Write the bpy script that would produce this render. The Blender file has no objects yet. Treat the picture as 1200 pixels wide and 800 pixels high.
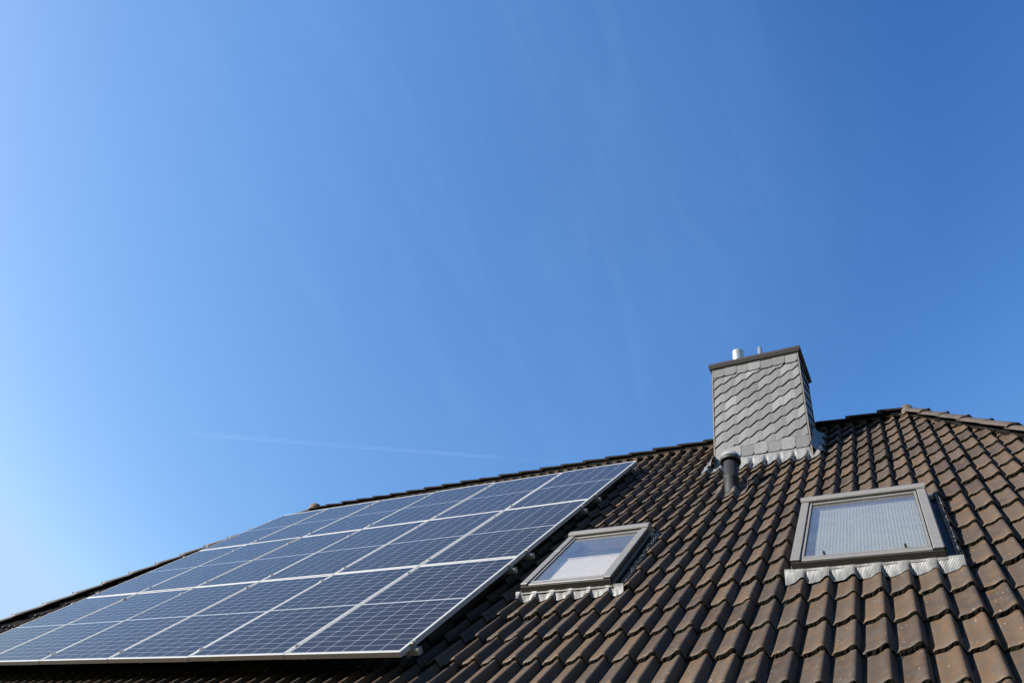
import bpy, math, random
import numpy as np
from mathutils import Vector, Matrix

random.seed(7); rng = np.random.default_rng(11)
scene = bpy.context.scene
COL = scene.collection

# ------------------------------------------------------------------ frames
PITCH = 0.910645
c, s = 0.61324, 0.7899
Z0 = 3.18                                      # height of the roof-frame origin above the lawn
def RW(u, v, n):                               # roof frame -> world
    return np.stack([np.asarray(u, float) + 0*np.asarray(v, float),
                     c*np.asarray(v, float) - s*np.asarray(n, float),
                     s*np.asarray(v, float) + c*np.asarray(n, float) + Z0], -1)
def rw(u, v, n): return RW(u, v, n).reshape(3)
V_EAVE, V_RIDGE = -0.72, 5.93
UL0, UR0, SL = -6.20, 3.17, 0.45
def uL(v): return UL0 - SL*(V_RIDGE - v)
def uR(v): return UR0 + SL*(V_RIDGE - v)

# ------------------------------------------------------------------ object helpers
def empty(name, mat4, label, cat, group=None):
    o = bpy.data.objects.new(name, None); COL.objects.link(o)
    o.matrix_world = mat4; o.empty_display_size = .2
    o['label'] = label; o['category'] = cat
    if group: o['group'] = group
    WM[o.name] = mat4.copy()
    return o
WM = {}
def mesh_obj(name, verts, faces, mats, parent=None, fmat=None, smooth=None, local=False, attrs=None, label=None):
    """verts in world space unless local; parented meshes share their thing's origin"""
    verts = np.asarray(verts, float).reshape(-1, 3)
    M = WM[parent.name] if parent is not None else Matrix.Identity(4)
    if not local and parent is not None:
        Mi = np.array(M.inverted()); verts = verts @ Mi[:3, :3].T + Mi[:3, 3]
    me = bpy.data.meshes.new(name)
    me.from_pydata(verts.tolist(), [], faces if isinstance(faces, list) else faces.tolist())
    for m in mats: me.materials.append(m)
    if fmat is not None: me.polygons.foreach_set('material_index', np.asarray(fmat, dtype=np.int32))
    if smooth is not None:
        sm = np.full(len(me.polygons), bool(smooth)) if np.isscalar(smooth) else np.asarray(smooth, bool)
        me.polygons.foreach_set('use_smooth', sm)
    if attrs:
        for k, (dom, val) in attrs.items():
            a = me.attributes.new(k, 'FLOAT', dom); a.data.foreach_set('value', np.asarray(val, dtype=np.float32))
    me.update()
    o = bpy.data.objects.new(name, me); COL.objects.link(o)
    if parent is not None:
        o.parent = parent
    WM[o.name] = M.copy()
    if label: o['label'] = label
    return o

class MB:
    """collects boxes / prisms / tubes, builds one mesh"""
    def __init__(self): self.v = []; self.f = []; self.m = []; self.s = []
    def add(self, verts, faces, m=0, sm=False):
        b = len(self.v); self.v += [tuple(map(float, p)) for p in verts]
        for f in faces: self.f.append([b+i for i in f]); self.m.append(m); self.s.append(sm)
    def box(self, T, x0, x1, y0, y1, z0, z1, m=0, bev=0.0):
        """box in a local frame, T maps (x,y,z) -> world; optional chamfer on all edges"""
        if bev <= 0:
            P = [(x, y, z) for z in (z0, z1) for y in (y0, y1) for x in (x0, x1)]
            F = [(0,2,3,1),(4,5,7,6),(0,1,5,4),(2,6,7,3),(0,4,6,2),(1,3,7,5)]
            self.add([T(*p) for p in P], F, m); return
        b = min(bev, (x1-x0)/2.01, (y1-y0)/2.01, (z1-z0)/2.01)
        idx = {}; P = []
        xs, ys, zs = (x0, x1), (y0, y1), (z0, z1)
        for i in (0,1):
            for j in (0,1):
                for k in (0,1):
                    sx, sy, sz = (1,-1)[i], (1,-1)[j], (1,-1)[k]
                    for a in range(3):
                        p = [xs[i]+sx*b, ys[j]+sy*b, zs[k]+sz*b]
                        p[a] = (xs[i], ys[j], zs[k])[a]
                        idx[(i,j,k,a)] = len(P); P.append(p)
        F = []
        for i in (0,1): F.append([idx[(i,j,k,0)] for j,k in ((0,0),(0,1),(1,1),(1,0))][::(1 if i == 0 else -1)])
        for j in (0,1): F.append([idx[(i,j,k,1)] for i,k in ((0,0),(1,0),(1,1),(0,1))][::(1 if j == 0 else -1)])
        for k in (0,1): F.append([idx[(i,j,k,2)] for i,j in ((0,0),(0,1),(1,1),(1,0))][::(1 if k == 0 else -1)])
        for j in (0,1):
            for k in (0,1):
                q = [idx[(0,j,k,1)], idx[(1,j,k,1)], idx[(1,j,k,2)], idx[(0,j,k,2)]]; F.append(q if (j+k) % 2 == 0 else q[::-1])
        for i in (0,1):
            for k in (0,1):
                q = [idx[(i,0,k,0)], idx[(i,1,k,0)], idx[(i,1,k,2)], idx[(i,0,k,2)]]; F.append(q[::-1] if (i+k) % 2 == 0 else q)
        for i in (0,1):
            for j in (0,1):
                q = [idx[(i,j,0,0)], idx[(i,j,1,0)], idx[(i,j,1,1)], idx[(i,j,0,1)]]; F.append(q if (i+j) % 2 == 0 else q[::-1])
        for i in (0,1):
            for j in (0,1):
                for k in (0,1):
                    q = [idx[(i,j,k,a)] for a in range(3)]; F.append(q if (i+j+k) % 2 else q[::-1])
        self.add([T(*p) for p in P], F, m)
    def lathe(self, T, prof, n=32, m=0, cx=0, cy=0):
        """prof: list of (r, z)"""
        P = []; F = []
        for r, z in prof:
            for i in range(n):
                a = 2*math.pi*i/n; P.append(T(cx+r*math.cos(a), cy+r*math.sin(a), z))
        for k in range(len(prof)-1):
            for i in range(n):
                j = (i+1) % n; F.append((k*n+i, k*n+j, (k+1)*n+j, (k+1)*n+i))
        self.add(P, F, m, True)
    def build(self, name, mats, parent=None, label=None, attrs=None, local=False):
        return mesh_obj(name, self.v, self.f, mats, parent, self.m, self.s, label=label, attrs=attrs, local=local)

# ------------------------------------------------------------------ material helpers
def mat(name):
    m = bpy.data.materials.new(name); m.use_nodes = True
    nt = m.node_tree; b = nt.nodes['Principled BSDF']
    return m, nt, b
def nd(nt, t, **kw):
    n = nt.nodes.new(t)
    for k, v in kw.items(): setattr(n, k, v)
    return n
def mth(nt, op, a, b=None, c_=None, clamp=False):
    n = nt.nodes.new('ShaderNodeMath'); n.operation = op; n.use_clamp = clamp
    for i, x in enumerate((a, b, c_)):
        if x is None: continue
        if isinstance(x, (int, float)): n.inputs[i].default_value = x
        else: nt.links.new(x, n.inputs[i])
    return n.outputs[0]
def noise(nt, scale, detail=4, rough=.55, vec=None, dist=0):
    n = nd(nt, 'ShaderNodeTexNoise'); n.inputs['Scale'].default_value = scale
    n.inputs['Detail'].default_value = detail; n.inputs['Roughness'].default_value = rough; n.inputs['Distortion'].default_value = dist
    if vec is None:
        tc = nd(nt, 'ShaderNodeTexCoord'); vec = tc.outputs['Object']
    nt.links.new(vec, n.inputs['Vector']); return n.outputs['Fac']
def ramp(nt, fac, stops):
    r = nd(nt, 'ShaderNodeValToRGB'); cr = r.color_ramp
    while len(cr.elements) < len(stops): cr.elements.new(.5)
    for e, (p, col) in zip(cr.elements, stops):
        e.position = p; e.color = (*col, 1) if len(col) == 3 else col
    nt.links.new(fac, r.inputs[0]); return r.outputs[0]
def mixc(nt, fac, a, b, mode='MIX'):
    n = nd(nt, 'ShaderNodeMix', data_type='RGBA', blend_type=mode)
    for sck, x in ((n.inputs['Factor'], fac), (n.inputs[6], a), (n.inputs[7], b)):
        if isinstance(x, (int, float)): sck.default_value = x
        elif isinstance(x, tuple): sck.default_value = (*x, 1)
        else: nt.links.new(x, sck)
    return n.outputs[2]
def bump(nt, b, h, strength=.5, dist=.002):
    n = nd(nt, 'ShaderNodeBump'); n.inputs['Strength'].default_value = strength; n.inputs['Distance'].default_value = dist
    nt.links.new(h, n.inputs['Height']); nt.links.new(n.outputs[0], b.inputs['Normal'])
def attr(nt, name):
    n = nd(nt, 'ShaderNodeAttribute', attribute_name=name); return n.outputs['Fac']

KA = .72                                        # overall reflectance level of the painted and coated parts
def tile_material():
    m, nt, b = mat('roof_tile_concrete')
    t = attr(nt, 'tint'); big = noise(nt, 3.0, 5); mid = noise(nt, 26, 5, .65); fine = noise(nt, 260, 4, .7)
    base = ramp(nt, big, [(.3, (.052, .034, .0215)), (.5, (.062, .042, .027)), (.72, (.060, .046, .034))])
    base = mixc(nt, mth(nt, 'MULTIPLY', mth(nt, 'SUBTRACT', mid, .42, clamp=True), 4.5, clamp=True), base, (.047, .040, .034))
    base = mixc(nt, 1.0, base, ramp(nt, t, [(0, (.70, .69, .72)), (.5, (1, 1, 1)), (1, (1.30, 1.20, 1.06))]), 'MULTIPLY')
    base = mixc(nt, mth(nt, 'MULTIPLY', mth(nt, 'SUBTRACT', fine, .3), 1.1), base, mixc(nt, 1., base, (.45, .45, .45), 'MULTIPLY'))
    # lichen specks, pale and ochre
    vor = nd(nt, 'ShaderNodeTexVoronoi'); vor.inputs['Scale'].default_value = 42
    tc = nd(nt, 'ShaderNodeTexCoord')
    dn = nd(nt, 'ShaderNodeTexNoise'); dn.inputs['Scale'].default_value = 60
    nt.links.new(tc.outputs['Object'], dn.inputs['Vector'])
    va = nd(nt, 'ShaderNodeVectorMath', operation='MULTIPLY_ADD'); va.inputs[1].default_value = (.02,)*3
    nt.links.new(dn.outputs['Color'], va.inputs[0]); nt.links.new(tc.outputs['Object'], va.inputs[2])
    nt.links.new(va.outputs[0], vor.inputs['Vector'])
    sep = nd(nt, 'ShaderNodeSeparateColor'); nt.links.new(vor.outputs['Color'], sep.inputs[0])
    rad = mth(nt, 'MULTIPLY', mth(nt, 'SUBTRACT', sep.outputs[0], .52, clamp=True), .60)
    spot = mth(nt, 'MULTIPLY', mth(nt, 'SUBTRACT', rad, vor.outputs['Distance'], clamp=True), 14, clamp=True)
    spot = mth(nt, 'MULTIPLY', spot, mth(nt, 'MULTIPLY', mth(nt, 'SUBTRACT', noise(nt, 4.5, 3), .36, clamp=True), 7, clamp=True))
    base = mixc(nt, mth(nt, 'MULTIPLY', spot, .8), base, mixc(nt, sep.outputs[1], (.19, .125, .06), (.25, .225, .19)))
    # rusty and greyish patches of wear
    p1 = mth(nt, 'MULTIPLY', mth(nt, 'SUBTRACT', noise(nt, 7.5, 6, .72), .50, clamp=True), 4.5, clamp=True)
    base = mixc(nt, mth(nt, 'MULTIPLY', p1, .75), base, (.088, .052, .027))
    p2 = mth(nt, 'MULTIPLY', mth(nt, 'SUBTRACT', noise(nt, 13, 6, .75, None, .4), .53, clamp=True), 5, clamp=True)
    base = mixc(nt, mth(nt, 'MULTIPLY', p2, .7), base, (.062, .056, .050))
    # dark algae blotches
    al = mth(nt, 'MULTIPLY', mth(nt, 'SUBTRACT', noise(nt, 11, 5, .7), .60, clamp=True), 5, clamp=True)
    base = mixc(nt, mth(nt, 'MULTIPLY', al, .75), base, (.032, .026, .018))
    nt.links.new(base, b.inputs['Base Color'])
    rr = nd(nt, 'ShaderNodeMapRange'); rr.inputs[3].default_value = .42; rr.inputs[4].default_value = .72
    nt.links.new(mid, rr.inputs[0]); nt.links.new(rr.outputs[0], b.inputs['Roughness'])
    b.inputs['Specular IOR Level'].default_value = .14
    h = mth(nt, 'ADD', mth(nt, 'MULTIPLY', mid, .6), mth(nt, 'MULTIPLY', fine, .5))
    h = mth(nt, 'ADD', h, mth(nt, 'MULTIPLY', spot, .5))
    bump(nt, b, h, .8, .0035)
    return m
def simple(name, col, rough=.5, metal=0, nscale=30, nvar=.25, bmp=0, spec=.5, dirt=None):
    m, nt, b = mat(name)
    col = tuple(x*KA for x in col)
    if dirt: dirt = (tuple(x*KA for x in dirt[0]),) + tuple(dirt[1:])
    f = noise(nt, nscale, 5, .6)
    d = tuple(x*(1-nvar) for x in col); e = tuple(min(1, x*(1+nvar)) for x in col)
    cc = ramp(nt, f, [(.3, d), (.7, e)])
    if dirt:
        k = mth(nt, 'MULTIPLY', mth(nt, 'SUBTRACT', noise(nt, dirt[1], 6, .75), dirt[2], clamp=True), dirt[3], clamp=True)
        cc = mixc(nt, k, cc, dirt[0])
    nt.links.new(cc, b.inputs['Base Color'])
    b.inputs['Roughness'].default_value = rough; b.inputs['Metallic'].default_value = metal
    b.inputs['Specular IOR Level'].default_value = spec
    if bmp: bump(nt, b, noise(nt, nscale*4, 5, .7), bmp, .002)
    return m

M_TILE = tile_material()
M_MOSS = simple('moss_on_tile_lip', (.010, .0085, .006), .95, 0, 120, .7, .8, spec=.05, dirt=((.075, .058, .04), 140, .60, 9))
M_UNDER = simple('roof_underlay', (.02, .02, .02), .9, spec=.1)
M_SEAL = simple('black_ridge_seal', (.0035, .0033, .0032), .9, 0, 60, .5, .4, spec=.1)
M_RIDGE = simple('ridge_concrete', (.062, .045, .032), .68, 0, 9, .3, .5, dirt=((.15, .13, .11), 34, .60, 5))
M_RIDGEGREY = simple('weathered_cap_concrete', (.17, .155, .135), .7, 0, 14, .3, .6, dirt=((.08, .06, .045), 22, .55, 5))
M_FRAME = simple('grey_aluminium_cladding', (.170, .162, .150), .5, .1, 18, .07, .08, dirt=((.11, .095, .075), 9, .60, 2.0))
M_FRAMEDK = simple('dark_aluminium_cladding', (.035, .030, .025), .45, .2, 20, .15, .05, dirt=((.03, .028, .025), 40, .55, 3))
M_GASKET = simple('black_gasket', (.012, .012, .012), .6)
M_LEAD = simple('pleated_lead', (.145, .145, .14), .5, .2, 40, .22, .2, dirt=((.09, .085, .08), 60, .57, 4))
M_LEADOLD = simple('crumpled_lead', (.20, .20, .195), .42, .3, 25, .3, .9, dirt=((.10, .085, .07), 20, .56, 5))
M_SLATE = None
def slate_material():
    m, nt, b = mat('grey_fibre_slate')
    t = attr(nt, 'tint')
    base = ramp(nt, t, [(0, (.062, .062, .062)), (.5, (.082, .082, .081)), (1, (.140, .140, .138))])
    f = noise(nt, 35, 6, .7)
    base = mixc(nt, 1., base, ramp(nt, f, [(.3, (.76, .76, .76)), (.7, (1.12, 1.12, 1.11))]), 'MULTIPLY')
    st = nd(nt, 'ShaderNodeMapping'); tc = nd(nt, 'ShaderNodeTexCoord'); nt.links.new(tc.outputs['Object'], st.inputs[0]); st.inputs['Scale'].default_value = (1, 1, .12)
    sf = noise(nt, 24, 4, .6, st.outputs[0])
    base = mixc(nt, mth(nt, 'MULTIPLY', mth(nt, 'SUBTRACT', sf, .55, clamp=True), 1.6, clamp=True), base, (.062, .060, .055))
    nt.links.new(base, b.inputs['Base Color']); b.inputs['Roughness'].default_value = .62
    bump(nt, b, noise(nt, 180, 5, .7), .3, .002)
    return m
M_SLATE = slate_material()
M_GAP = simple('slate_backing_shadow_gap', (.015, .015, .015), .9, spec=.1)
M_CAP = simple('brown_chimney_cap_metal', (.022, .015, .013), .5, .1, 12, .2)
M_TRIM = simple('pale_trim_metal', (.15, .13, .11), .5, .2, 15, .2)
M_STEEL = simple('stainless_flue', (.42, .43, .45), .32, .6, 8, .1)
M_PVC = simple('dark_grey_vent_plastic', (.016, .017, .019), .65, 0, 16, .25, .05, spec=.25)
M_PVCTOP = simple('pale_vent_hood', (.28, .28, .285), .4, 0, 10, .15)
M_ALU = simple('anodised_aluminium', (.35, .35, .34), .6, .0, 12, .08, 0)
M_ALUDIRTY = simple('dirty_panel_edge', (.060, .045, .030), .8, 0, 70, .45, .3, dirt=((.13, .105, .08), 55, .52, 5))
M_CLAMP = simple('clamp_aluminium', (.28, .265, .235), .5, .3, 40, .15)
M_WALL = simple('pale_render_wall', (.62, .60, .55), .85, 0, 6, .06, .4)
M_GUTTER = simple('zinc_gutter', (.33, .34, .35), .4, .7, 6, .15)
M_WOOD = simple('window_lining_wood', (.30, .22, .15), .6, 0, 9, .2)
M_TERRA = simple('reddish_mortar_cap', (.10, .062, .045), .8, 0, 30, .3, .6)

def glass_material(name, gloss_tint=(1, 1, 1), base_spec=1.5, dust=.03):
    m = bpy.data.materials.new(name); m.use_nodes = True; nt = m.node_tree; nt.nodes.clear()
    out = nd(nt, 'ShaderNodeOutputMaterial'); mx = nd(nt, 'ShaderNodeMixShader'); tr = nd(nt, 'ShaderNodeBsdfTransparent')
    gl = nd(nt, 'ShaderNodeBsdfGlossy'); gl.inputs['Roughness'].default_value = .015; gl.inputs[0].default_value = (*gloss_tint, 1)
    tr.inputs[0].default_value = (.90, .90, .88, 1)
    fr = nd(nt, 'ShaderNodeLayerWeight')
    f2 = mth(nt, 'ADD', .045, mth(nt, 'MULTIPLY', mth(nt, 'POWER', fr.outputs['Facing'], 4.0), .94), clamp=True)
    nt.links.new(f2, mx.inputs[0]); nt.links.new(tr.outputs[0], mx.inputs[1]); nt.links.new(gl.outputs[0], mx.inputs[2])
    df = nd(nt, 'ShaderNodeBsdfDiffuse'); df.inputs[0].default_value = (.5, .5, .48, 1)
    m2 = nd(nt, 'ShaderNodeMixShader')
    k = mth(nt, 'MULTIPLY', noise(nt, 6, 6, .7), dust*2)
    nt.links.new(k, m2.inputs[0]); nt.links.new(mx.outputs[0], m2.inputs[1]); nt.links.new(df.outputs[0], m2.inputs[2])
    nt.links.new(m2.outputs[0], out.inputs[0]); return m
M_GLASS = glass_material('window_glass')

# ------------------------------------------------------------------ roof tiles
W, E, T_ = 0.15, 0.33281, 0.032          # wave width, exposed course, lip thickness
U0, V0 = 3.28813 - 0.013, 0.05937        # crest line / lip line phase
AMP = 0.060
_px = np.array([0, .05, .12, .22, .35, .48, .60, .70, .79, .87, .93, .97, 1.0])
_ph = np.array([0, .08, .28, .37, .44, .55, .73, .92, 1.0, .95, .60, .2, 0])
_xx = np.linspace(0, 1, 401)
def _smooth(y, k=13):
    yy = np.concatenate([y[-1-k:-1], y, y[1:1+k]]); ker = np.hanning(2*k+1); ker /= ker.sum()
    return np.convolve(yy, ker, 'same')[k:-k]
_hh = _smooth(np.interp(_xx, _px, _ph), 10); _hh = (_hh-_hh.min())/(_hh.max()-_hh.min())
XCREST = float(_xx[_hh.argmax()])
def prof(u, u0=U0):                       # wave height relative to crest (<=0)
    x = ((u-u0)/W + XCREST) % 1.0
    return AMP*(np.interp(x, _xx, _hh) - 1)
def surf(u, v):                           # tile surface height in the roof frame
    sfr = ((v-V0)/E) % 1.0
    return prof(u) - T_*sfr

def tile_field(P, vmin, vmax, lo, hi, holes=(), nx=15, fine=True, u0=U0, mossy=True, jit=1.0):
    """P(u,v,n)->world. tiles are 2 waves wide. returns verts, faces, fmat, tint"""
    VS, FS, FM, TI, SM = [], [], [], [], []
    base = 0
    j0 = int(math.floor((vmin-V0)/E)); j1 = int(math.ceil((vmax-V0)/E))
    rr = np.random.default_rng(5)
    for j in range(j0, j1):
        vl = V0 + j*E
        va, vb = max(vl, vmin), min(vl+E, vmax)
        if vb-va < .01: continue
        ulo, uhi = min(lo(va), lo(vb)), max(hi(va), hi(vb))
        k0 = int(math.floor((ulo-u0)/(2*W)))-1; k1 = int(math.ceil((uhi-u0)/(2*W)))+1
        for k in range(k0, k1):
            ua = u0 + (2*k)*W - XCREST*W; ub = ua + 2*W
            if ub < ulo or ua > uhi: continue
            u = np.linspace(ua, ub, 2*nx+1)
            dn = rr.normal(0, .0016)*jit; tilt = rr.normal(0, .0022)*jit; dv = rr.normal(0, .004)*jit; tw = rr.normal(0, .004)*jit
            tint = float(np.clip(rr.normal(.5, .30), 0, 1))
            vs_rows = [vl+dv, vl+dv+.006, vl+dv+.018, vl+E*.35, vl+E*.7, vl+E+.006]
            if va > vl: vs_rows = [max(x, va) for x in vs_rows]
            vs_rows = [min(x, vb+.006) for x in vs_rows]
            hround = [-.0085, -.0020, .0014, 0, 0, 0]
            segs = [(ua, ub)]
            # roof openings: cut the tile along the opening's sides
            for (h0, h1, g0, g1) in holes:
                if vl+.5*E > g0 and vl+.1*E < g1 and ub > h0 and ua < h1:
                    ns = []
                    for (x0, x1) in segs:
                        if x0 < h0-.004: ns.append((x0, min(x1, h0)))
                        if x1 > h1+.004: ns.append((max(x0, h1), x1))
                    if vl < g1 and vl+E > g1+.03:        # head of the opening: the tile is cut across
                        ns.append((max(ua, h0), min(ub, h1), g1))
                    segs = ns
            for sg in segs:
                x0, x1 = sg[:2]
                if x1-x0 < .004: continue
                rows_v = [max(x, sg[2]) for x in vs_rows] if len(sg) == 3 else vs_rows
                npt = max(4, int(round((x1-x0)/(2*W)*2*nx)))+1
                u = np.linspace(x0, x1, npt)
                rows = []
                for r, v in enumerate(rows_v):
                    l, h = lo(v), hi(v); uu = np.clip(u, l, h)
                    sfr = (v-vl)/E
                    n = prof(uu, u0) - T_*sfr + dn + tilt*(u-ua)/W + hround[r]
                    vv = v + tw*(u-ua)/(2*W)*(1-min(1, sfr))
                    rows.append((uu, vv, n))
                if rows[0][0][-1]-rows[0][0][0] < .002 and rows[-1][0][-1]-rows[-1][0][0] < .002: continue
                G = np.stack([P(*r) for r in rows])      # rows x npt x 3
                nr = len(rows)
                VS.append(G.reshape(-1, 3))
                a = np.arange(npt-1)
                for r in range(nr-1):
                    q = np.stack([base+r*npt+a, base+r*npt+a+1, base+(r+1)*npt+a+1, base+(r+1)*npt+a], 1)
                    FS.append(q); FM.append(np.zeros(npt-1, int)); SM.append(np.ones(npt-1, bool))
                base += nr*npt; TI.append(np.full(nr*npt, tint))
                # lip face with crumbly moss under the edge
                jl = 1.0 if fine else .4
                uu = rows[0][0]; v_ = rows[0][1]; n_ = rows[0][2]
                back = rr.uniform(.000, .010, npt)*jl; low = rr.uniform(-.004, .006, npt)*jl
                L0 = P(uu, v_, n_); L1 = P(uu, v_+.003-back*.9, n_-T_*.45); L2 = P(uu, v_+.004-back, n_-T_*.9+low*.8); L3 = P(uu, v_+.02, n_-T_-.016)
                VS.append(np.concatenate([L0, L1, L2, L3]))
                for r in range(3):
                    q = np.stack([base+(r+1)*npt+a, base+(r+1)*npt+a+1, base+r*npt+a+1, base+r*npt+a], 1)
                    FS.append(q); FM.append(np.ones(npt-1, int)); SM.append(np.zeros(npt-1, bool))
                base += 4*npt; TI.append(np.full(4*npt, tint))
                # cut edges beside openings
                for (end, uu_) in ((0, x0), (-1, x1)):
                    if any(abs(uu_-h) < 1e-6 for hh in holes for h in hh[:2]):
                        e0 = G[1:, end]; dnv = (P(0, 0, 1)-P(0, 0, 0)); e1 = e0 - dnv*.024
                        VS.append(np.concatenate([e0, e1])); m_ = len(e0); b_ = np.arange(m_-1)
                        FS.append(np.stack([base+b_, base+b_+1, base+m_+b_+1, base+m_+b_], 1)); FM.append(np.zeros(m_-1, int)); SM.append(np.zeros(m_-1, bool))
                        base += 2*m_; TI.append(np.full(2*m_, .9))
    return np.concatenate(VS), np.concatenate(FS), np.concatenate(FM), np.concatenate(TI), np.concatenate(SM)

# windows: (u0,u1,v0,v1)
WIN1 = (0.157, 0.912, 1.392, 2.563)
WIN2 = (2.168, 3.051, 1.392, 2.722)
HOLES = []
for w in (WIN1, WIN2):
    j = math.floor((w[2]-V0)/E); jt = math.floor((w[3]-V0)/E)
    HOLES.append((w[0]-.015, w[1]+.080, w[2]-.02, w[3]-.03))
print('course below windows', [((w[2]-V0)/E, (w[3]-V0)/E) for w in (WIN1, WIN2)])

house_center = Vector((-1.5, 3.66, 0))
house = empty('house', Matrix.Translation(house_center),
              'house with a steep brown concrete tile hip roof carrying chimney, roof windows and vent', 'house')
holes = [(h[0], h[1], h[2], h[3]) for h in HOLES]
v_, f_, fm_, ti_, sm_ = tile_field(RW, V_EAVE, V_RIDGE-.005, uL, uR, holes, nx=15)
roof = mesh_obj('roof', v_, f_, [M_TILE, M_MOSS], house, fm_, sm_, attrs={'tint': ('POINT', ti_)},
                label='brown double-roll concrete tiles, mossy along their lower lips')

YR = float(rw(0, V_RIDGE, 0)[1]); ZR = float(rw(0, V_RIDGE, 0)[2])
YE, ZE = float(rw(0, V_EAVE, 0)[1]), float(rw(0, V_EAVE, 0)[2])
XL, XR_ = uL(V_EAVE), uR(V_EAVE); YB = 2*YR-YE
def face_frame(org, Uv, Vv):
    Uv = np.array(Uv, float); Uv /= np.linalg.norm(Uv); Vv = np.array(Vv, float); Vv /= np.linalg.norm(Vv); Nv = np.cross(Uv, Vv); org = np.array(org, float)
    return lambda u, v, n: (org + np.asarray(u, float)[..., None]*Uv + (np.asarray(v, float)+0*np.asarray(u, float))[..., None]*Vv + (np.asarray(n, float)+0*np.asarray(u, float))[..., None]*Nv)
def other_face(org, Uv, Vv, half, H, flat=0):
    P = face_frame(org, Uv, Vv)
    sl = (half-flat)/H
    return tile_field(P, 0.0, H-.02, lambda v: -half+sl*v, lambda v: half-sl*v, (), nx=7, fine=False)
HB = V_RIDGE-V_EAVE
parts = []
endH = math.hypot(XR_-UR0, ZR-ZE); half = (YB-YE)/2
parts.append(other_face((XR_, YR, ZE), (0, 1, 0), (-(XR_-UR0), 0, ZR-ZE), half, endH))
parts.append(other_face((XL, YR, ZE), (0, -1, 0), ((UL0-XL), 0, ZR-ZE), half, endH))
parts.append(other_face(((XL+XR_)/2, YB, ZE), (-1, 0, 0), (0, -(YB-YR), ZR-ZE), (XR_-XL)/2, HB, (UR0-UL0)/2))
vs, fs, fms, tis, sms = [], [], [], [], []; b0 = 0
for (a, b, cc, d, e) in parts:
    vs.append(a); fs.append(b+b0); fms.append(cc); tis.append(d); sms.append(e); b0 += len(a)
mesh_obj('roof_slope', np.concatenate(vs), np.concatenate(fs), [M_TILE, M_MOSS], house, np.concatenate(fms), np.concatenate(sms), attrs={'tint': ('POINT', np.concatenate(tis))})

# solid underlay below the tiles (with openings left free by sitting 7 cm lower)
def underlay():
    d = .075
    P = [rw(XL+.1, V_EAVE+.05, -d), rw(XR_-.1, V_EAVE+.05, -d), (XR_-.1, 2*YR-rw(0, V_EAVE+.05, -d)[1], rw(0, V_EAVE+.05, -d)[2]), (XL+.1, 2*YR-rw(0, V_EAVE+.05, -d)[1], rw(0, V_EAVE+.05, -d)[2]),
         (UL0, YR, ZR-.12), (UR0, YR, ZR-.12)]
    return P, [(0, 1, 5, 4), (1, 2, 5), (2, 3, 4, 5), (3, 0, 4), (3, 2, 1, 0)]
P, F = underlay(); mesh_obj('roof_deck', P, F, [M_UNDER], house)

# ridge and hip caps -------------------------------------------------
def caps(p0, p1, spacing, name, first_mat=0, r_lo=.118, r_hi=.098, lift=.0, half_ang=80, parent=None, sag=.0):
    p0 = np.array(p0, float); p1 = np.array(p1, float); d = p1-p0; Ln = np.linalg.norm(d); d /= Ln
    side = np.cross(d, (0, 0, 1)); side /= np.linalg.norm(side); up = np.cross(side, d)
    V, F, FM, S, TI = [], [], [], [], []
    n = int(math.ceil(Ln/spacing)); sp = Ln/n; na = 15
    for i in range(n):
        s0 = i*sp; s1 = s0+sp+.05
        if i == n-1: s1 = s0+sp
        jz = random.gauss(0, .003); js = random.gauss(0, .004); tint = min(1, max(0, random.gauss(.55, .25)))
        st = [(s0, r_lo-.007, 0), (s0+.006, r_lo-.001, 0), (s0+.05, r_lo, 0), (s1, r_hi, -.012)]
        b = len(V)
        def ring(sv, r, dz, thick=0):
            out = []
            for a in np.linspace(-half_ang, half_ang, na):
                a_ = math.radians(a)
                out.append(p0+d*sv+side*(math.sin(a_)*(r-thick)*1.08+js)+up*((math.cos(a_)*(r-thick))*.86+lift+dz+jz-.02))
            return out
        for (sv, r, dz) in st: V += ring(sv, r, dz); TI += [tint]*na
        for k in range(3):
            for a in range(na-1): F.append((b+k*na+a, b+(k+1)*na+a, b+(k+1)*na+a+1, b+k*na+a+1)); FM.append(0); S.append(True)
        b2 = len(V)                                              # thickness: lower end and inner shell
        V += ring(s0, r_lo-.007, 0); V += ring(s0+.002, r_lo, 0, .022); V += ring(s1, r_hi, -.012, .018); TI += [tint]*(3*na)
        for a in range(na-1):
            F.append((b2+a, b2+a+1, b2+na+a+1, b2+na+a)); FM.append(0); S.append(False)
            F.append((b2+na+a, b2+na+a+1, b2+2*na+a+1, b2+2*na+a)); FM.append(0); S.append(True)
        for a in (0, na-1):                                      # long rims
            F.append((b+na+a, b+3*na+a, b2+2*na+a, b2+na+a)); FM.append(0); S.append(False)
        # plastic clip nib on each joint
        bb = p0+d*(s0+.012)+up*(r_lo*.86+lift-.02)
        b3 = len(V); e = .012
        for zz in (-.004, .010):
            for (aa, bb2) in ((-e, -e), (e, -e), (e, e), (-e, e)): V.append(bb+d*aa+side*bb2+up*zz); TI.append(.3)
        F += [(b3, b3+1, b3+5, b3+4), (b3+1, b3+2, b3+6, b3+5), (b3+2, b3+3, b3+7, b3+6), (b3+3, b3, b3+4, b3+7), (b3+4, b3+5, b3+6, b3+7)]; FM += [1]*5; S += [False]*5
    return mesh_obj(name, V, F, [M_RIDGE, M_SEAL], parent, FM, S, attrs={'tint': ('POINT', TI)})
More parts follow.
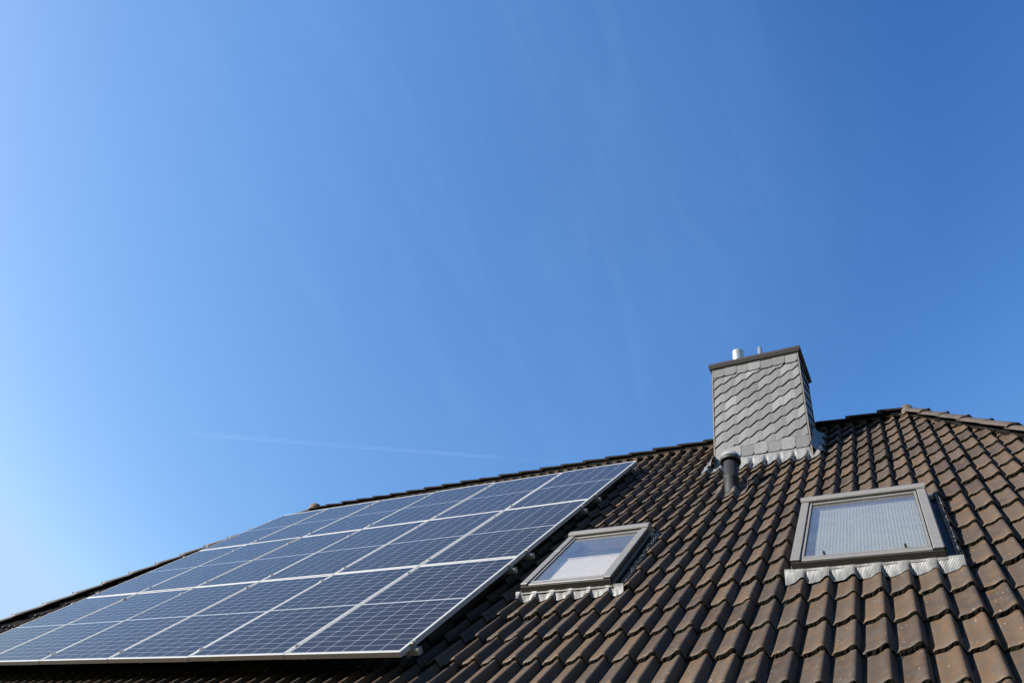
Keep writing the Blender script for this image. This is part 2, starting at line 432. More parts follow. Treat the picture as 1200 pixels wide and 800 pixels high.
def seal(p0, p1, name, wid, z0, z1, parent):
    p0 = np.array(p0, float); p1 = np.array(p1, float); d = p1-p0; L = np.linalg.norm(d); d /= L
    side = np.cross(d, (0, 0, 1)); side /= np.linalg.norm(side); up = np.cross(side, d)
    mb = MB(); mb.box(lambda x, y, z: p0+d*x+side*y+up*z, .02, L-.02, -wid, wid, z0, z1)
    return mb.build(name, [M_SEAL], parent)
RL = np.array([UL0, YR, ZR]); RR = np.array([UR0, YR, ZR])
cFL = np.array([XL, YE, ZE]); cFR = np.array([XR_, YE, ZE]); cBL = np.array([XL, YB, ZE]); cBR = np.array([XR_, YB, ZE])
caps(RL, RR, .355, 'ridge_cap', parent=roof, lift=-.004, r_lo=.095, r_hi=.080, half_ang=50); seal(RL, RR, 'ridge_seal', .022, -.06, .025, roof)
for q in (cFL, cFR, cBL, cBR):
    top = RL if q[0] < 0 else RR
    caps(q, top, .375, 'hip_cap', parent=roof, lift=-.008, r_lo=.102, r_hi=.090, half_ang=72); seal(q, top, 'ridge_seal', .030, -.06, .035, roof)
# hub pieces where hips meet the ridge
def hub(p, matl, sc=1.0, name='end_cap'):
    mb = MB(); T = lambda x, y, z: p+np.array([x, y, z])
    mb.lathe(T, [(.175*sc, -.075), (.178*sc, -.045), (.165*sc, .0), (.13*sc, .045), (.08*sc, .072), (.03*sc, .084), (.0001, .086)], 18)
    vv = np.array(mb.v); vv += rng.normal(0, .004, vv.shape); mb.v = [tuple(x) for x in vv]
    return mb.build(name, [matl], roof)
hub(RR+np.array([-.03, 0, .018]), M_RIDGE, .42); hub(RL+np.array([.05, 0, .045]), M_TERRA, .65)

# ------------------------------------------------------------------ solar array
AX = np.array([[0.9996, 0.02801, 0.00268], [-0.02804, 0.99953, 0.01239], [-0.00234, -0.01246, 0.99992]])
AO = np.array([-0.08112, 0.14803, 0.16999]); PW, PH = 1.04998, 1.66742
def array_world(a, b, n):
    p = AO + AX @ np.array([a, b, n], float); return Vector(rw(*p))
def array_matrix(a, b, n=0.0):
    o = array_world(a, b, n); x = (array_world(a+1, b, n)-o).normalized(); y = (array_world(a, b+1, n)-o).normalized(); z = x.cross(y)
    return Matrix(((x.x, y.x, z.x, o.x), (x.y, y.y, z.y, o.y), (x.z, y.z, z.z, o.z), (0, 0, 0, 1)))
GAP = .006; FW_, FH_ = PW-GAP, PH-GAP
def cell_material():
    m, nt, b = mat('solar_cells')
    tc = nd(nt, 'ShaderNodeTexCoord'); sp = nd(nt, 'ShaderNodeSeparateXYZ'); nt.links.new(tc.outputs['Object'], sp.inputs[0])
    X, Y = sp.outputs[0], sp.outputs[1]
    mx, my, mid = .026, .028, .0085
    cw = (FW_-2*mx)/6; ch = (FH_/2-my-mid)/10
    fx = mth(nt, 'DIVIDE', mth(nt, 'SUBTRACT', X, mx), cw)
    dx = mth(nt, 'MULTIPLY', mth(nt, 'ABSOLUTE', mth(nt, 'SUBTRACT', fx, mth(nt, 'ROUND', fx))), cw)
    yh = mth(nt, 'SUBTRACT', mth(nt, 'ABSOLUTE', mth(nt, 'SUBTRACT', Y, FH_/2)), mid)
    fy = mth(nt, 'DIVIDE', yh, ch)
    dy = mth(nt, 'MULTIPLY', mth(nt, 'ABSOLUTE', mth(nt, 'SUBTRACT', fy, mth(nt, 'ROUND', fy))), ch)
    fy2 = mth(nt, 'MULTIPLY', fy, .5)
    dy2 = mth(nt, 'MULTIPLY', mth(nt, 'ABSOLUTE', mth(nt, 'SUBTRACT', fy2, mth(nt, 'ROUND', fy2))), ch*2)
    lx = mth(nt, 'LESS_THAN', dx, .0023); ly = mth(nt, 'LESS_THAN', dy, .0016)
    dia = mth(nt, 'LESS_THAN', mth(nt, 'ADD', dx, dy2), .0085)
    out1 = mth(nt, 'LESS_THAN', yh, 0.0); out2 = mth(nt, 'GREATER_THAN', fy, 10.0)
    out3 = mth(nt, 'LESS_THAN', fx, 0.0); out4 = mth(nt, 'GREATER_THAN', fx, 6.0)
    g = lx
    for k in (ly, dia, out1, out2, out3, out4): g = mth(nt, 'MAXIMUM', g, k)
    # busbars (fine, along the long side) and slight cell to cell tone
    bx = mth(nt, 'MULTIPLY', fx, 9.0); db = mth(nt, 'ABSOLUTE', mth(nt, 'SUBTRACT', mth(nt, 'FRACT', bx), .5))
    bus = mth(nt, 'MULTIPLY', mth(nt, 'LESS_THAN', db, .035), .35)
    wn = nd(nt, 'ShaderNodeTexWhiteNoise', noise_dimensions='3D'); cv = nd(nt, 'ShaderNodeCombineXYZ')
    oi = nd(nt, 'ShaderNodeObjectInfo')
    nt.links.new(mth(nt, 'FLOOR', fx), cv.inputs[0]); nt.links.new(mth(nt, 'FLOOR', mth(nt, 'DIVIDE', mth(nt, 'SUBTRACT', Y, my), ch)), cv.inputs[1]); nt.links.new(oi.outputs['Random'], cv.inputs[2])
    nt.links.new(cv.outputs[0], wn.inputs[0])
    cell = mixc(nt, wn.outputs[0], (.0034, .0035, .0058), (.0052, .0054, .0086))
    cell = mixc(nt, bus, cell, (.09, .095, .11))
    colr = mixc(nt, g, cell, (.20, .205, .215))
    # dust film
    dst = mth(nt, 'MULTIPLY', mth(nt, 'ADD', noise(nt, 2.2, 6, .65), noise(nt, 40, 3, .6)), .055)
    colr = mixc(nt, dst, colr, (.15, .135, .12))
    nt.links.new(colr, b.inputs['Base Color'])
    b.inputs['Roughness'].default_value = .13; b.inputs['IOR'].default_value = 1.50; b.inputs['Specular IOR Level'].default_value = .14
    bump(nt, b, noise(nt, 900, 2, .5), .05, .0004)
    return m
M_CELL = cell_material()
def I3(x, y, z): return (x, y, z)
def make_panel():
    root = empty('solar_panel', array_matrix(0, 0), '', 'solar panel')
    fr = MB(); fw, th = .016, .036
    # frame: four extrusions mitred as butted bars, top lip rising 1.5 mm over the glass
    fr.box(I3, 0, fw, 0, FH_, -th, 0, 0, .0012); fr.box(I3, FW_-fw, FW_, 0, FH_, -th, 0, 0, .0012)
    fr.box(I3, fw+.0002, FW_-fw-.0002, .0006, fw, -th, -.0003, 0, .0012); fr.box(I3, fw+.0002, FW_-fw-.0002, FH_-fw, FH_-.0006, -th, -.0003, 0, .0012)
    # grimy skin on the down-slope edge
    fr.add([(.001, -.0012, -th+.001), (FW_-.001, -.0012, -th+.001), (FW_-.001, -.0012, -.003), (.001, -.0012, -.003)], [(0, 1, 2, 3)], 1)
    fr.build('frame', [M_ALU, M_ALUDIRTY], root, local=True)
    g = MB(); g.box(I3, fw-.001, FW_-fw+.001, fw-.001, FH_-fw+.001, -.007, -.0022)
    g.build('cell_sheet', [M_CELL], root, local=True)
    return root
rows_n = ['bottom', 'middle', 'top']; cols_n = ['rightmost', 'second from the right', 'third from the right', 'third from the left', 'second from the left', 'leftmost']
proto = None
for r in range(3):
    for k in range(6):
        M = array_matrix(-(k+1)*PW+GAP/2, r*PH+GAP/2)
        jm = Matrix.Rotation(random.gauss(0, .0011), 4, 'X') @ Matrix.Rotation(random.gauss(0, .0011), 4, 'Y')
        if proto is None: o = proto = make_panel()
        else:
            o = proto.copy(); COL.objects.link(o)
            for ch in list(proto.children):
                d = ch.copy(); COL.objects.link(d); d.parent = o
        o.matrix_world = M @ jm
        o['label'] = f'dark blue solar panel, {cols_n[k]} in the {rows_n[r]} row of the array'
        o['group'] = 'solar panels of the roof array'
# rails with clamps
rail_b = [0.126, 1.494, 1.821, 3.087, 3.49, 4.73]
def make_rail():
    root = empty('mounting_rail', array_matrix(0, 0), '', 'mounting rail')
    rb = MB(); top = -.0365; w_, h_ = .020, .040; x0, x1 = -6*PW-.05, .052
    # channel profile: base, two sides, two lips (open slot on top), closed block at the end
    t = .0025
    rb.box(I3, x0, x1, -w_, w_, top-h_, top-h_+t); rb.box(I3, x0, x1, -w_, -w_+t, top-h_+t, top-.0004); rb.box(I3, x0, x1, w_-t, w_, top-h_+t, top-.0004)
    rb.box(I3, x0, x1, -w_+t, -.006, top-t, top-.0004); rb.box(I3, x0, x1, .006, w_-t, top-t, top-.0004)
    rb.box(I3, x1-.004, x1+.001, -w_-.001, w_+.001, top-h_-.001, top+.0002)
    rb.build('rail', [M_CLAMP], root, local=True)
    # end clamps: a Z-shaped foot with a finger over the frame edge; mid clamps: small plates with bolt
    for (xe, sg) in ((0.0, 1), (-6*PW+GAP, -1)):
        cb = MB(); xs = xe - GAP/2 if sg > 0 else xe - GAP/2
        def S(x, y, z, xs=xs, sg=sg): return (xs+sg*x, y, z)
        cb.box(S, -.008, .0245, -.019, .019, .0008, .0042, 0, .001)
        cb.box(S, .0015, .0045, -.019, .019, top, .0006)
        cb.box(S, .0045, .0285, -.019, .019, top, top+.004)
        cb.lathe(lambda x, y, z, xs=xs, sg=sg: (xs+sg*.014+x, y, z), [(.0001, .012), (.006, .012), (.0065, .006), (.0065, .0042)], 10)
        cb.build('end_clamp', [M_CLAMP], root, local=True)
    for k in range(1, 6):
        cb = MB(); xs = -k*PW
        cb.box(lambda x, y, z, xs=xs: (xs+x, y, z), -.0145, .0145, -.022, .022, .0008, .0040, 0, .001)
        cb.box(lambda x, y, z, xs=xs: (xs+x, y, z), -.0045, .0045, -.020, .020, top, .0006)
        cb.lathe(lambda x, y, z, xs=xs: (xs+x, y, z), [(.0001, .010), (.0055, .010), (.006, .0040)], 8)
        cb.build('mid_clamp', [M_CLAMP], root, local=True)
    # roof hooks: flat bar from the rail down under a tile
    for k in range(7):
        hb = MB(); xh = .0-.16-k*.98; hb.box(lambda x, y, z, xh=xh: (xh+x, y, z), -.015, .015, -.004, .12, top-h_-.0065, top-h_-.0005)
        hb.box(lambda x, y, z, xh=xh: (xh+x, y, z), -.015, .015, -.0+.114, .12, -.16, top-h_-.007)
        hb.build('roof_hook', [M_CLAMP], root, local=True)
    return root
rl = ['aluminium mounting rail near the lower edge of the bottom row of solar panels', 'aluminium mounting rail near the upper edge of the bottom row of solar panels',
      'aluminium mounting rail near the lower edge of the middle row of solar panels', 'aluminium mounting rail near the upper edge of the middle row of solar panels',
      'aluminium mounting rail near the lower edge of the top row of solar panels', 'aluminium mounting rail near the upper edge of the top row of solar panels']
pr = None
for b_, lb in zip(rail_b, rl):
    if pr is None: o = pr = make_rail()
    else:
        o = pr.copy(); COL.objects.link(o)
        for ch in list(pr.children):
            d = ch.copy(); COL.objects.link(d); d.parent = o
    o.matrix_world = array_matrix(0, b_); o['label'] = lb; o['group'] = 'rails under the solar array'

# ------------------------------------------------------------------ roof windows
def lead_strip(u0, u1, v_top, v_bot, name, parent, up_n=.03, pleat=.0030, extra=0.0):
    """pleated apron dressed over the tile waves"""
    nu = int((u1-u0)/.004); u = np.linspace(u0, u1, nu+1); V = []
    nv = 7
    for k in range(nv):
        t = k/(nv-1); v = v_top + (v_bot-v_top)*t
        hem = .006*np.sin(u*37+1)*t + .004*np.sin(u*91)*t
        base = surf(u, (v+hem)*0+V0+((v-V0)//E)*E+.35*E)  # follow the waves of one course
        sfr = ((v+hem-V0)/E) - math.floor((v_bot+.02-V0)/E)
        base = np.maximum(prof(u), -.040) - T_*np.clip(sfr, -.2, 1.0)
        lift = .007 + (up_n)*(1-t)**2.2
        n = np.maximum(base+lift, base*(t**.8) + lift) + pleat*(np.arange(nu+1) % 2)*(t**.3)*(.5+.5*np.sin(u*61)**2)
        V.append(RW(u, v+hem, n))
    V = np.concatenate(V); a = np.arange(nu); F = []
    for k in range(nv-1): F.append(np.stack([k*(nu+1)+a, (k+1)*(nu+1)+a, (k+1)*(nu+1)+a+1, k*(nu+1)+a+1], 1))
    F = np.concatenate(F)[:, ::-1]
    return mesh_obj(name, V, F, [M_LEAD], parent, None, False)

def blind_material(name, col, col2):
    m, nt, b = mat(name); f = noise(nt, 2.5, 4)
    nt.links.new(ramp(nt, f, [(.35, col2), (.65, col)]), b.inputs['Base Color']); b.inputs['Roughness'].default_value = .8
    return m
M_BLIND_BLUE = blind_material('pale_blue_pleated_blind', (.205, .220, .198), (.196, .210, .190))
M_BLIND_WHITE = blind_material('white_roller_blind', (.47, .42, .365), (.44, .395, .345))
def roof_window(rect, top_n, blind, knobs, label):
    u0, u1, v0, v1 = rect; Wd, Hd = u1-u0, v1-v0
    T = lambda x, y, z: rw(u0+x, v0+y, z)
    fr = MB(); cw = .060
    # outer upstand box down into the roof
    fr.box(T, .004, .030, .004, Hd-.02, -.09, top_n-.014, 1); fr.box(T, Wd-.030, Wd-.004, .004, Hd-.02, -.09, top_n-.014, 1)
    fr.box(T, .030, Wd-.030, Hd-.05, Hd-.02, -.09, top_n-.02, 1); fr.box(T, .031, Wd-.031, .004, .034, -.09, top_n-.030, 1)
    # side covers in two lengths with a joint, slight step at the lower end
    for (a, b) in ((0, cw), (Wd-cw, Wd)):
        sp = Hd*.60
        fr.box(T, a, b, .010, sp-.0012, top_n-.014, top_n, 0, .004); fr.box(T, a+.0006, b-.0006, sp+.0012, Hd-.095, top_n-.0145, top_n-.0006, 0, .004)
        fr.box(T, a+.006 if a == 0 else a+.003, b-.003 if a == 0 else b-.006, .002, .0095, top_n-.022, top_n-.006, 2, .001)
        # outer skirts of the covers
        xo = a-.0035 if a == 0 else b+.0005
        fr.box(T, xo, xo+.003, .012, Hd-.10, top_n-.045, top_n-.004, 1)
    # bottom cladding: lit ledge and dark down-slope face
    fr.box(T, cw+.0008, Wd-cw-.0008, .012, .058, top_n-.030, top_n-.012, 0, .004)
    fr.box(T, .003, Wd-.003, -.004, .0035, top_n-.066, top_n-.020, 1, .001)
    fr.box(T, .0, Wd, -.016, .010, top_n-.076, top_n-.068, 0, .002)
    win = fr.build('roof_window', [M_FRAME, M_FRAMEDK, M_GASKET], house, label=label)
    # top hood: deep rounded cover
    hb = MB(); prof_h = [(Hd-.100, top_n-.010), (Hd-.104, top_n+.004), (Hd-.100, top_n+.014), (Hd-.088, top_n+.020), (Hd-.062, top_n+.023), (Hd-.030, top_n+.020), (Hd-.004, top_n+.006), (Hd+.004, top_n-.030), (Hd+.004, -.03), (Hd-.09, -.03)]
    P = []; n_ = len(prof_h)
    for x in (-.004, Wd+.004):
        for (y, z) in prof_h: P.append(T(x, y, z))
    F = [[i, (i+1) % n_, n_+(i+1) % n_, n_+i] for i in range(n_)] + [list(range(n_))[::-1], [n_+i for i in range(n_)]]
    hb.add(P, F, 0)
    hb.box(T, .01, Wd-.01, Hd-.1035, Hd-.1015, top_n-.005, top_n+.002, 1)
    hb.build('top_cover', [M_FRAME, M_GASKET], win)
    # sash: four slimmer bars inside, gasket line, pane
    sb = MB(); i0, i1, j0, j1 = cw+.005, Wd-cw-.005, .060, Hd-.135; bw = .016; zt = top_n-.010
    sb.box(T, i0, i0+bw, j0, Hd-.107, zt-.030, zt, 0, .002); sb.box(T, i1-bw, i1, j0, Hd-.107, zt-.030, zt, 0, .002)
    sb.box(T, i0+bw+.0004, i1-bw-.0004, j0, j0+bw, zt-.030, zt-.0005, 0, .002); sb.box(T, i0+bw+.0004, i1-bw-.0004, j1, Hd-.107, zt-.030, zt-.004, 0, .002)
    sb.box(T, i0-.0045, i0-.0003, j0, Hd-.108, zt-.04, zt-.012, 1); sb.box(T, i1+.0003, i1+.0045, j0, Hd-.108, zt-.04, zt-.012, 1)
    g0, g1, h0, h1 = i0+bw, i1-bw, j0+bw, j1
    gk = .004
    sb.box(T, g0+.0002, g0+gk, h0, h1, zt-.014, zt-.006, 1); sb.box(T, g1-gk, g1-.0002, h0, h1, zt-.014, zt-.006, 1)
    sb.box(T, g0+gk, g1-gk, h0+.0002, h0+gk, zt-.014, zt-.006, 1); sb.box(T, g0+gk, g1-gk, h1-gk, h1-.0002, zt-.014, zt-.006, 1)
    sb.build('sash', [M_FRAME, M_GASKET], win)
    pb = MB(); pb.box(T, g0+.0006, g1-.0006, h0+.0006, h1-.0006, zt-.012, zt-.008); pb.build('pane', [M_GLASS], win)
    # lining of the opening behind the glass
    lb = MB(); z0, z1 = -.30, zt-.0305
    for (a, b, c_, d) in ((i0-.002, i0+.012, j0-.002, h1+.02), (i1-.012, i1+.002, j0-.002, h1+.02)): lb.box(T, a, b, c_, d, z0, z1)
    lb.box(T, i0+.012, i1-.012, j0-.002, j0+.012, z0, z1); lb.box(T, i0+.012, i1-.012, h1+.004, h1+.02, z0, z1); lb.box(T, i0, i1, j0, h1+.02, z0-.02, z0-.001)
    lb.build('lining', [M_WOOD], win)
    if blind == 'pleated':
        N = 34; zc = zt-.050; P = []; F = []
        ub, vb, vt = g1-g0+.02, h0-.01, h1-.035
        for i in range(N*4+1):
            x = g0-.01+ub*i/(N*4); ph = i/4.0; zz = zc + .0022*(1-2*abs((ph % 1)-.5)*2)*.5
            P += [T(x, vb, zz), T(x, vt, zz)]
        for i in range(N*4): F.append([2*i, 2*i+2, 2*i+3, 2*i+1])
        bb = MB(); bb.add(P, F, 0); bb.box(T, g0-.01, g1+.01, vt, vt+.018, zc-.012, zc+.010, 1); bb.build('blind', [M_BLIND_BLUE, M_FRAME], win)
    else:
        bb = MB(); vt = h0+(h1-h0)*.60; zc = zt-.060
        bb.box(T, g0-.01, g1+.01, h0-.01, vt, zc-.002, zc); bb.box(T, g0-.01, g1+.01, vt, vt+.014, zc-.008, zc+.008, 0, .002); bb.build('blind', [M_BLIND_WHITE], win)
    if knobs:
        for kx in knobs:
            kb = MB(); kc = lambda x, y, z, kx=kx: T(kx+x, h0-.004+y, zt-.001+z)
            kb.box(kc, -.009, .009, -.006, .008, 0, .012, 0, .003); kb.lathe(kc, [(.0075, .010), (.0075, .022), (.006, .026), (.0001, .027)], 12, 1)
            kb.build('catch', [M_TRIM, M_GASKET], win)
    # side flashing gutter on both sides
    sf = MB()
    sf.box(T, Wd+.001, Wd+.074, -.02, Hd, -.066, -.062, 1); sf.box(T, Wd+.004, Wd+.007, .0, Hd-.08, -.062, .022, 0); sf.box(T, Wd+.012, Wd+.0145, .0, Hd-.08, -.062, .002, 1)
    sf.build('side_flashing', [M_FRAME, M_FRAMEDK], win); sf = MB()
    sf.box(T, -.016, -.002, -.02, Hd, -.062, -.058, 0); sf.box(T, -.006, -.0035, .0, Hd-.08, -.058, .020, 0)
    sf.build('side_flashing', [M_FRAME], win)
    br = MB(); br.box(T, Wd+.004, Wd+.040, Hd-.135, Hd-.105, -.02, .012, 0, .002); br.build('flashing_clip', [M_ALU], win)
    # stacked foam / cut-tile filler between flashing and tiles
    fb = MB()
    for i in range(int(Hd/.03)):
        y0 = i*.03
        for k, xx in enumerate((.052, .061, .070)):
            fb.box(T, Wd+xx+random.uniform(-.002, .002), Wd+xx+.005, y0, y0+random.uniform(.022, .029), -.055, .004+random.uniform(-.006, .004)-.004*k)
    fb.build('edge_filler', [M_RIDGEGREY], win)
    lead_strip(u0-.050, u1+.085, v0+.0, v0-(.088 if blind == 'pleated' else .045), 'lead_apron', win, up_n=.004)
    return win
w1 = roof_window(WIN1, .068, 'roller', None, 'smaller roof window beside the solar panels, white blind pulled halfway')
w2 = roof_window(WIN2, .068, 'pleated', (.205, WIN2[1]-WIN2[0]-.205), 'larger roof window below the chimney with a striped pale blue blind')

# ------------------------------------------------------------------ chimney
CX0, CX1, CY0, CY1, CZT = 1.105, 2.133, 2.872, 3.405, 5.235+Z0
def clip_poly(poly, xmin, xmax, zmin, zmax):
    def cl(P, f):
        out = []
        for i in range(len(P)):
            a, b = P[i], P[(i+1) % len(P)]; fa, fb = f(a), f(b)
            if fa >= 0: out.append(a)
            if fa*fb < 0: t = fa/(fa-fb); out.append((a[0]+(b[0]-a[0])*t, a[1]+(b[1]-a[1])*t))
        return out
    for f in (lambda p: p[0]-xmin, lambda p: xmax-p[0], lambda p: p[1]-zmin, lambda p: zmax-p[1]):
        if not poly: return poly
        poly = cl(poly, f)
    return poly
def slates_on(mb, tints, T, width, zb, zt, seed):
    """T(x, z, d) d = distance out of the wall; rows of stepped slates between two straight courses"""
    rs = random.Random(seed)
    band_t, band_b = .160, .168
    def slab(poly, depth_fn, back=0.0, tint=.5, joint=True):
        if len(poly) < 3: return
        n = len(poly); P = [T(x, z, depth_fn(x, z)) for x, z in poly] + [T(x, z, back) for x, z in poly]
        b0 = len(mb.v); mb.add(P, [list(range(n))], 0); mb.add([], [], 0)
        F = [[i, n+i, n+(i+1) % n, (i+1) % n] for i in range(n)]
        b = b0
        for f in F: mb.f.append([b+i for i in f]); mb.m.append(1); mb.s.append(False)
        tints.extend([tint]*(2*n))
    # stepped field
    px, dz, rise, run = .1355, .1550, .0780, .0860
    z_lo, z_hi = zb+band_b-.012, zt-band_t+.004
    for k in range(-30, 30):
        for i in range(-3, int(width/px)+3):
            x0 = i*px; zz = zb + k*dz + i*rise + .03 + .0*k
            g = .0032
            A = (x0, zz); B = (x0+run, zz+rise); C_ = (x0+px, zz+rise)
            poly = [(A[0], A[1]+g), (B[0], B[1]+g), (C_[0]-.0008, C_[1]+g), (C_[0]-.0008, C_[1]+dz), (B[0], B[1]+dz), (A[0], A[1]+dz)]
            # keep convex pieces: split at B
            tint = min(1, max(0, rs.gauss(.45, .19) + (.35 if rs.random() < .04 else 0)))
            jit = rs.uniform(-.0008, .0012)
            def dep(x, z, A=A, jit=jit):
                low = A[1] + min(max((x-A[0])/run, 0), 1)*rise
                return .0165 + jit - .0130*min(1, max(0, (z-low)/dz))
            p1 = [poly[0], poly[1], poly[4], poly[5]]; p2 = [poly[1], poly[2], poly[3], poly[4]]
            for pp in (p1, p2):
                q = clip_poly(pp, .004, width-.004, z_lo, z_hi)
                if len(q) >= 3: slab(q, dep, 0, tint)
    # straight courses, each slate with its lower corner cut
    for (z0, z1, ph) in ((zt-band_t, zt, .02), (zb, zb+band_b, .0)):
        x = .002; i = 0; bw = width/round(width/.146)
        while x < width-.02:
            xa, xb = x, min(x+bw-.001, width-.002); cut = .030
            lo_ = z0+rs.uniform(-.002, .002)
            poly = [(xa, lo_), (xb-cut, lo_), (xb, lo_+cut), (xb, z1), (xa, z1)]
            tint = min(1, max(0, rs.gauss(.5, .18)))
            slab(poly, lambda x_, z_, z0=z0, i=i: .020 - .010*(z_-z0)/(z1-z0) + .0035*(1 if i % 2 else 0) + .002*((x_ % bw)/bw), 0, tint)
            x += bw; i += 1
chm = MB(); tints = []
LN = .0  # chimney stands plumb
bz = 2.9+Z0
chm.add([(CX0, CY0, bz), (CX1, CY0, bz), (CX1, CY1, bz), (CX0, CY1, bz), (CX0, CY0, CZT), (CX1, CY0, CZT), (CX1, CY1, CZT), (CX0, CY1, CZT)],
        [(0, 1, 5, 4), (1, 2, 6, 5), (2, 3, 7, 6), (3, 0, 4, 7), (4, 5, 6, 7)], 1)
tints += [.4]*8
zfb = 3.755+Z0
slates_on(chm, tints, lambda x, z, d: (CX0+x, CY0-d, z), CX1-CX0, zfb, CZT, 3)
slates_on(chm, tints, lambda x, z, d: (CX1+d, CY0+x, z), CY1-CY0, zfb, CZT, 4)
slates_on(chm, tints, lambda x, z, d: (CX0-d, CY1-x, z), CY1-CY0, zfb, CZT, 5)
slates_on(chm, tints, lambda x, z, d: (CX1-x, CY1+d, z), CX1-CX0, zfb+.55, CZT, 6)
chimney = mesh_obj('chimney', chm.v, chm.f, [M_SLATE, M_GAP], house, chm.m, False, attrs={'tint': ('POINT', tints)}, label='rectangular chimney clad in small grey slates in stepped diagonal courses')
I = lambda x, y, z: (x, y, z)
for (x, y) in ((CX0-.016, CY0-.016), (CX1+.002, CY0-.018), (CX1+.002, CY1), (CX0-.016, CY1)):
    tr = MB(); tr.box(I, x, x+.014, y, y+.014, bz+.6, CZT-.013); tr.build('corner_trim', [M_TRIM], chimney)
cp = MB(); ov = .052
cp.box(I, CX0-ov, CX1+ov, CY0-ov, CY1+ov, CZT+.022, CZT+.074, 0, .003); cp.box(I, CX0-ov+.012, CX1+ov-.012, CY0-ov+.012, CY1+ov-.012, CZT+.010, CZT+.0215, 1, .002)
cp.box(I, CX0-.024, CX1+.024, CY0-.024, CY1+.024, CZT-.012, CZT+.0095, 2)
cp.box(I, CX0-ov+.02, CX1+ov-.02, CY0-ov+.02, CY1+ov-.02, CZT+.0745, CZT+.084, 0, .002)
cp.build('chimney_cap', [M_CAP, M_TRIM, M_GAP], chimney)
fl = MB(); zc = CZT+.084
YF = 3.13
fl.lathe(I, [(.074, zc-.01), (.074, zc+.40), (.078, zc+.405), (.078, zc+.425), (.070, zc+.44), (.062, zc+.44), (.060, zc+.2)], 32, 0, 1.367, YF)
fl.build('flue_pipe', [M_STEEL], chimney, label='thick stainless flue pipe')
fl = MB(); fl.lathe(I, [(.026, zc-.01), (.026, zc+.43), (.020, zc+.43), (.020, zc+.1)], 20, 0, 1.652, YF); fl.build('flue_pipe', [M_STEEL], chimney, label='thin stainless flue pipe')
# lead skirting dressed onto the tiles
def skirt():
    V, F = [], []
    def strip(us, v_edge, v_out, along='front'):
        pass
    # front apron
    u = np.arange(CX0-.14, CX1+.10, .012); nv = 9; b = len(V)
    for k in range(nv):
        t = k/(nv-1); hem = .018*np.sin(u*23)+.012*np.sin(u*61+1)
        if k < 3:   # upstand on the chimney face
            z = zfb+.004 - (2-k)*(-.0) - k*.012
            zz = np.full_like(u, zfb+.006-k*.020); yy = np.full_like(u, CY0-.012-.001*k)
            P = np.stack([u, yy, zz], 1)
            out = (u < CX0) | (u > CX1)
            v0_ = 4.70; P[out] = RW(u[out], 4.74-.02*k, np.full(out.sum(), .0)+prof(u[out])+.02)
        else:
            v = 4.665 - (t-.25)/.75*.165 + hem*((t-.25)/.75)
            P = RW(u, v, prof(u)*min(1, .35+t) + .011 + .004*np.sin(u*47+k) - T_*((v-V0)/E % 1)*.4)
        V.append(P + rng.normal(0, .0012, P.shape))
    V = np.concatenate(V); n = len(u); a = np.arange(n-1)
    for k in range(nv-1): F.append(np.stack([k*n+a, (k+1)*n+a, (k+1)*n+a+1, k*n+a+1], 1))
    F = np.concatenate(F)[:, ::-1]
    mesh_obj('lead_flashing', V, F, [M_LEADOLD], chimney, None, True)
    # side aprons, up the slope beside both cheeks
    for sgn, xc in ((1, CX1), (-1, CX0)):
        vv = np.arange(4.62, 5.45, .02); P = []; rowsn = 9
        for k in range(rowsn):
            t = k/(rowsn-1)
            wob = .02*np.sin(vv*19)+.012*np.sin(vv*43)
            du = .012 + (.10 + .6*wob)*t
            u_ = xc + sgn*du
            n_ = (1-t)**2*.085 + .012 + prof(u_)*(t**.7)*.8 + .007*np.sin(vv*31+k*1.7)*t
            P.append(RW(u_, vv, n_)+rng.normal(0, .0012, (len(vv), 3)))
        n = len(vv); a = np.arange(n-1); P = np.concatenate(P)
        F = np.concatenate([np.stack([k*n+a, k*n+a+1, (k+1)*n+a+1, (k+1)*n+a], 1) for k in range(rowsn-1)])
        mesh_obj('lead_flashing', P, F, [M_LEADOLD], chimney, None, True)
skirt()

# ------------------------------------------------------------------ vent pipe
vc = rw(1.432, 3.66, -.02)
def VT(x, y, z): return (vc[0]+x, vc[1]+y, vc[2]+z)
vp = MB()
vp.lathe(VT, [(.070, -.08), (.070, .10), (.075, .105), (.075, .135), (.070, .14), (.070, .32), (.060, .325), (.060, .36)], 36)
vent = vp.build('vent_pipe', [M_PVC], house, label='dark plastic vent pipe with a pale rounded hood')
hd = MB(); hd.lathe(VT, [(.058, .335), (.096, .325), (.102, .326), (.103, .34), (.100, .372)], 36, 0); hd.lathe(VT, [(.1005, .371), (.092, .405), (.072, .428), (.04, .443), (.0001, .448)], 36, 1); hd.build('vent_hood', [M_GASKET, M_PVCTOP], vent)
bt = MB()                                                 # moulded base tile around the pipe
uu = np.linspace(1.432-.15, 1.432+.15, 25); vv = np.linspace(3.46, 3.84, 17); P = []
for v in vv:
    d2 = np.sqrt((uu-1.432)**2+(v-3.64)**2); P.append(RW(uu, v, prof(uu)+.010+.02*np.clip(1-(d2-.06)/.05, 0, 1)**1.5 - T_*.5*((v-V0)/E % 1)))
n = len(uu); a = np.arange(n-1); P = np.concatenate(P)
mesh_obj('base_tile', P, np.concatenate([np.stack([k*n+a, k*n+a+1, (k+1)*n+a+1, (k+1)*n+a], 1) for k in range(len(vv)-1)]), [M_RIDGE], vent, None, True)

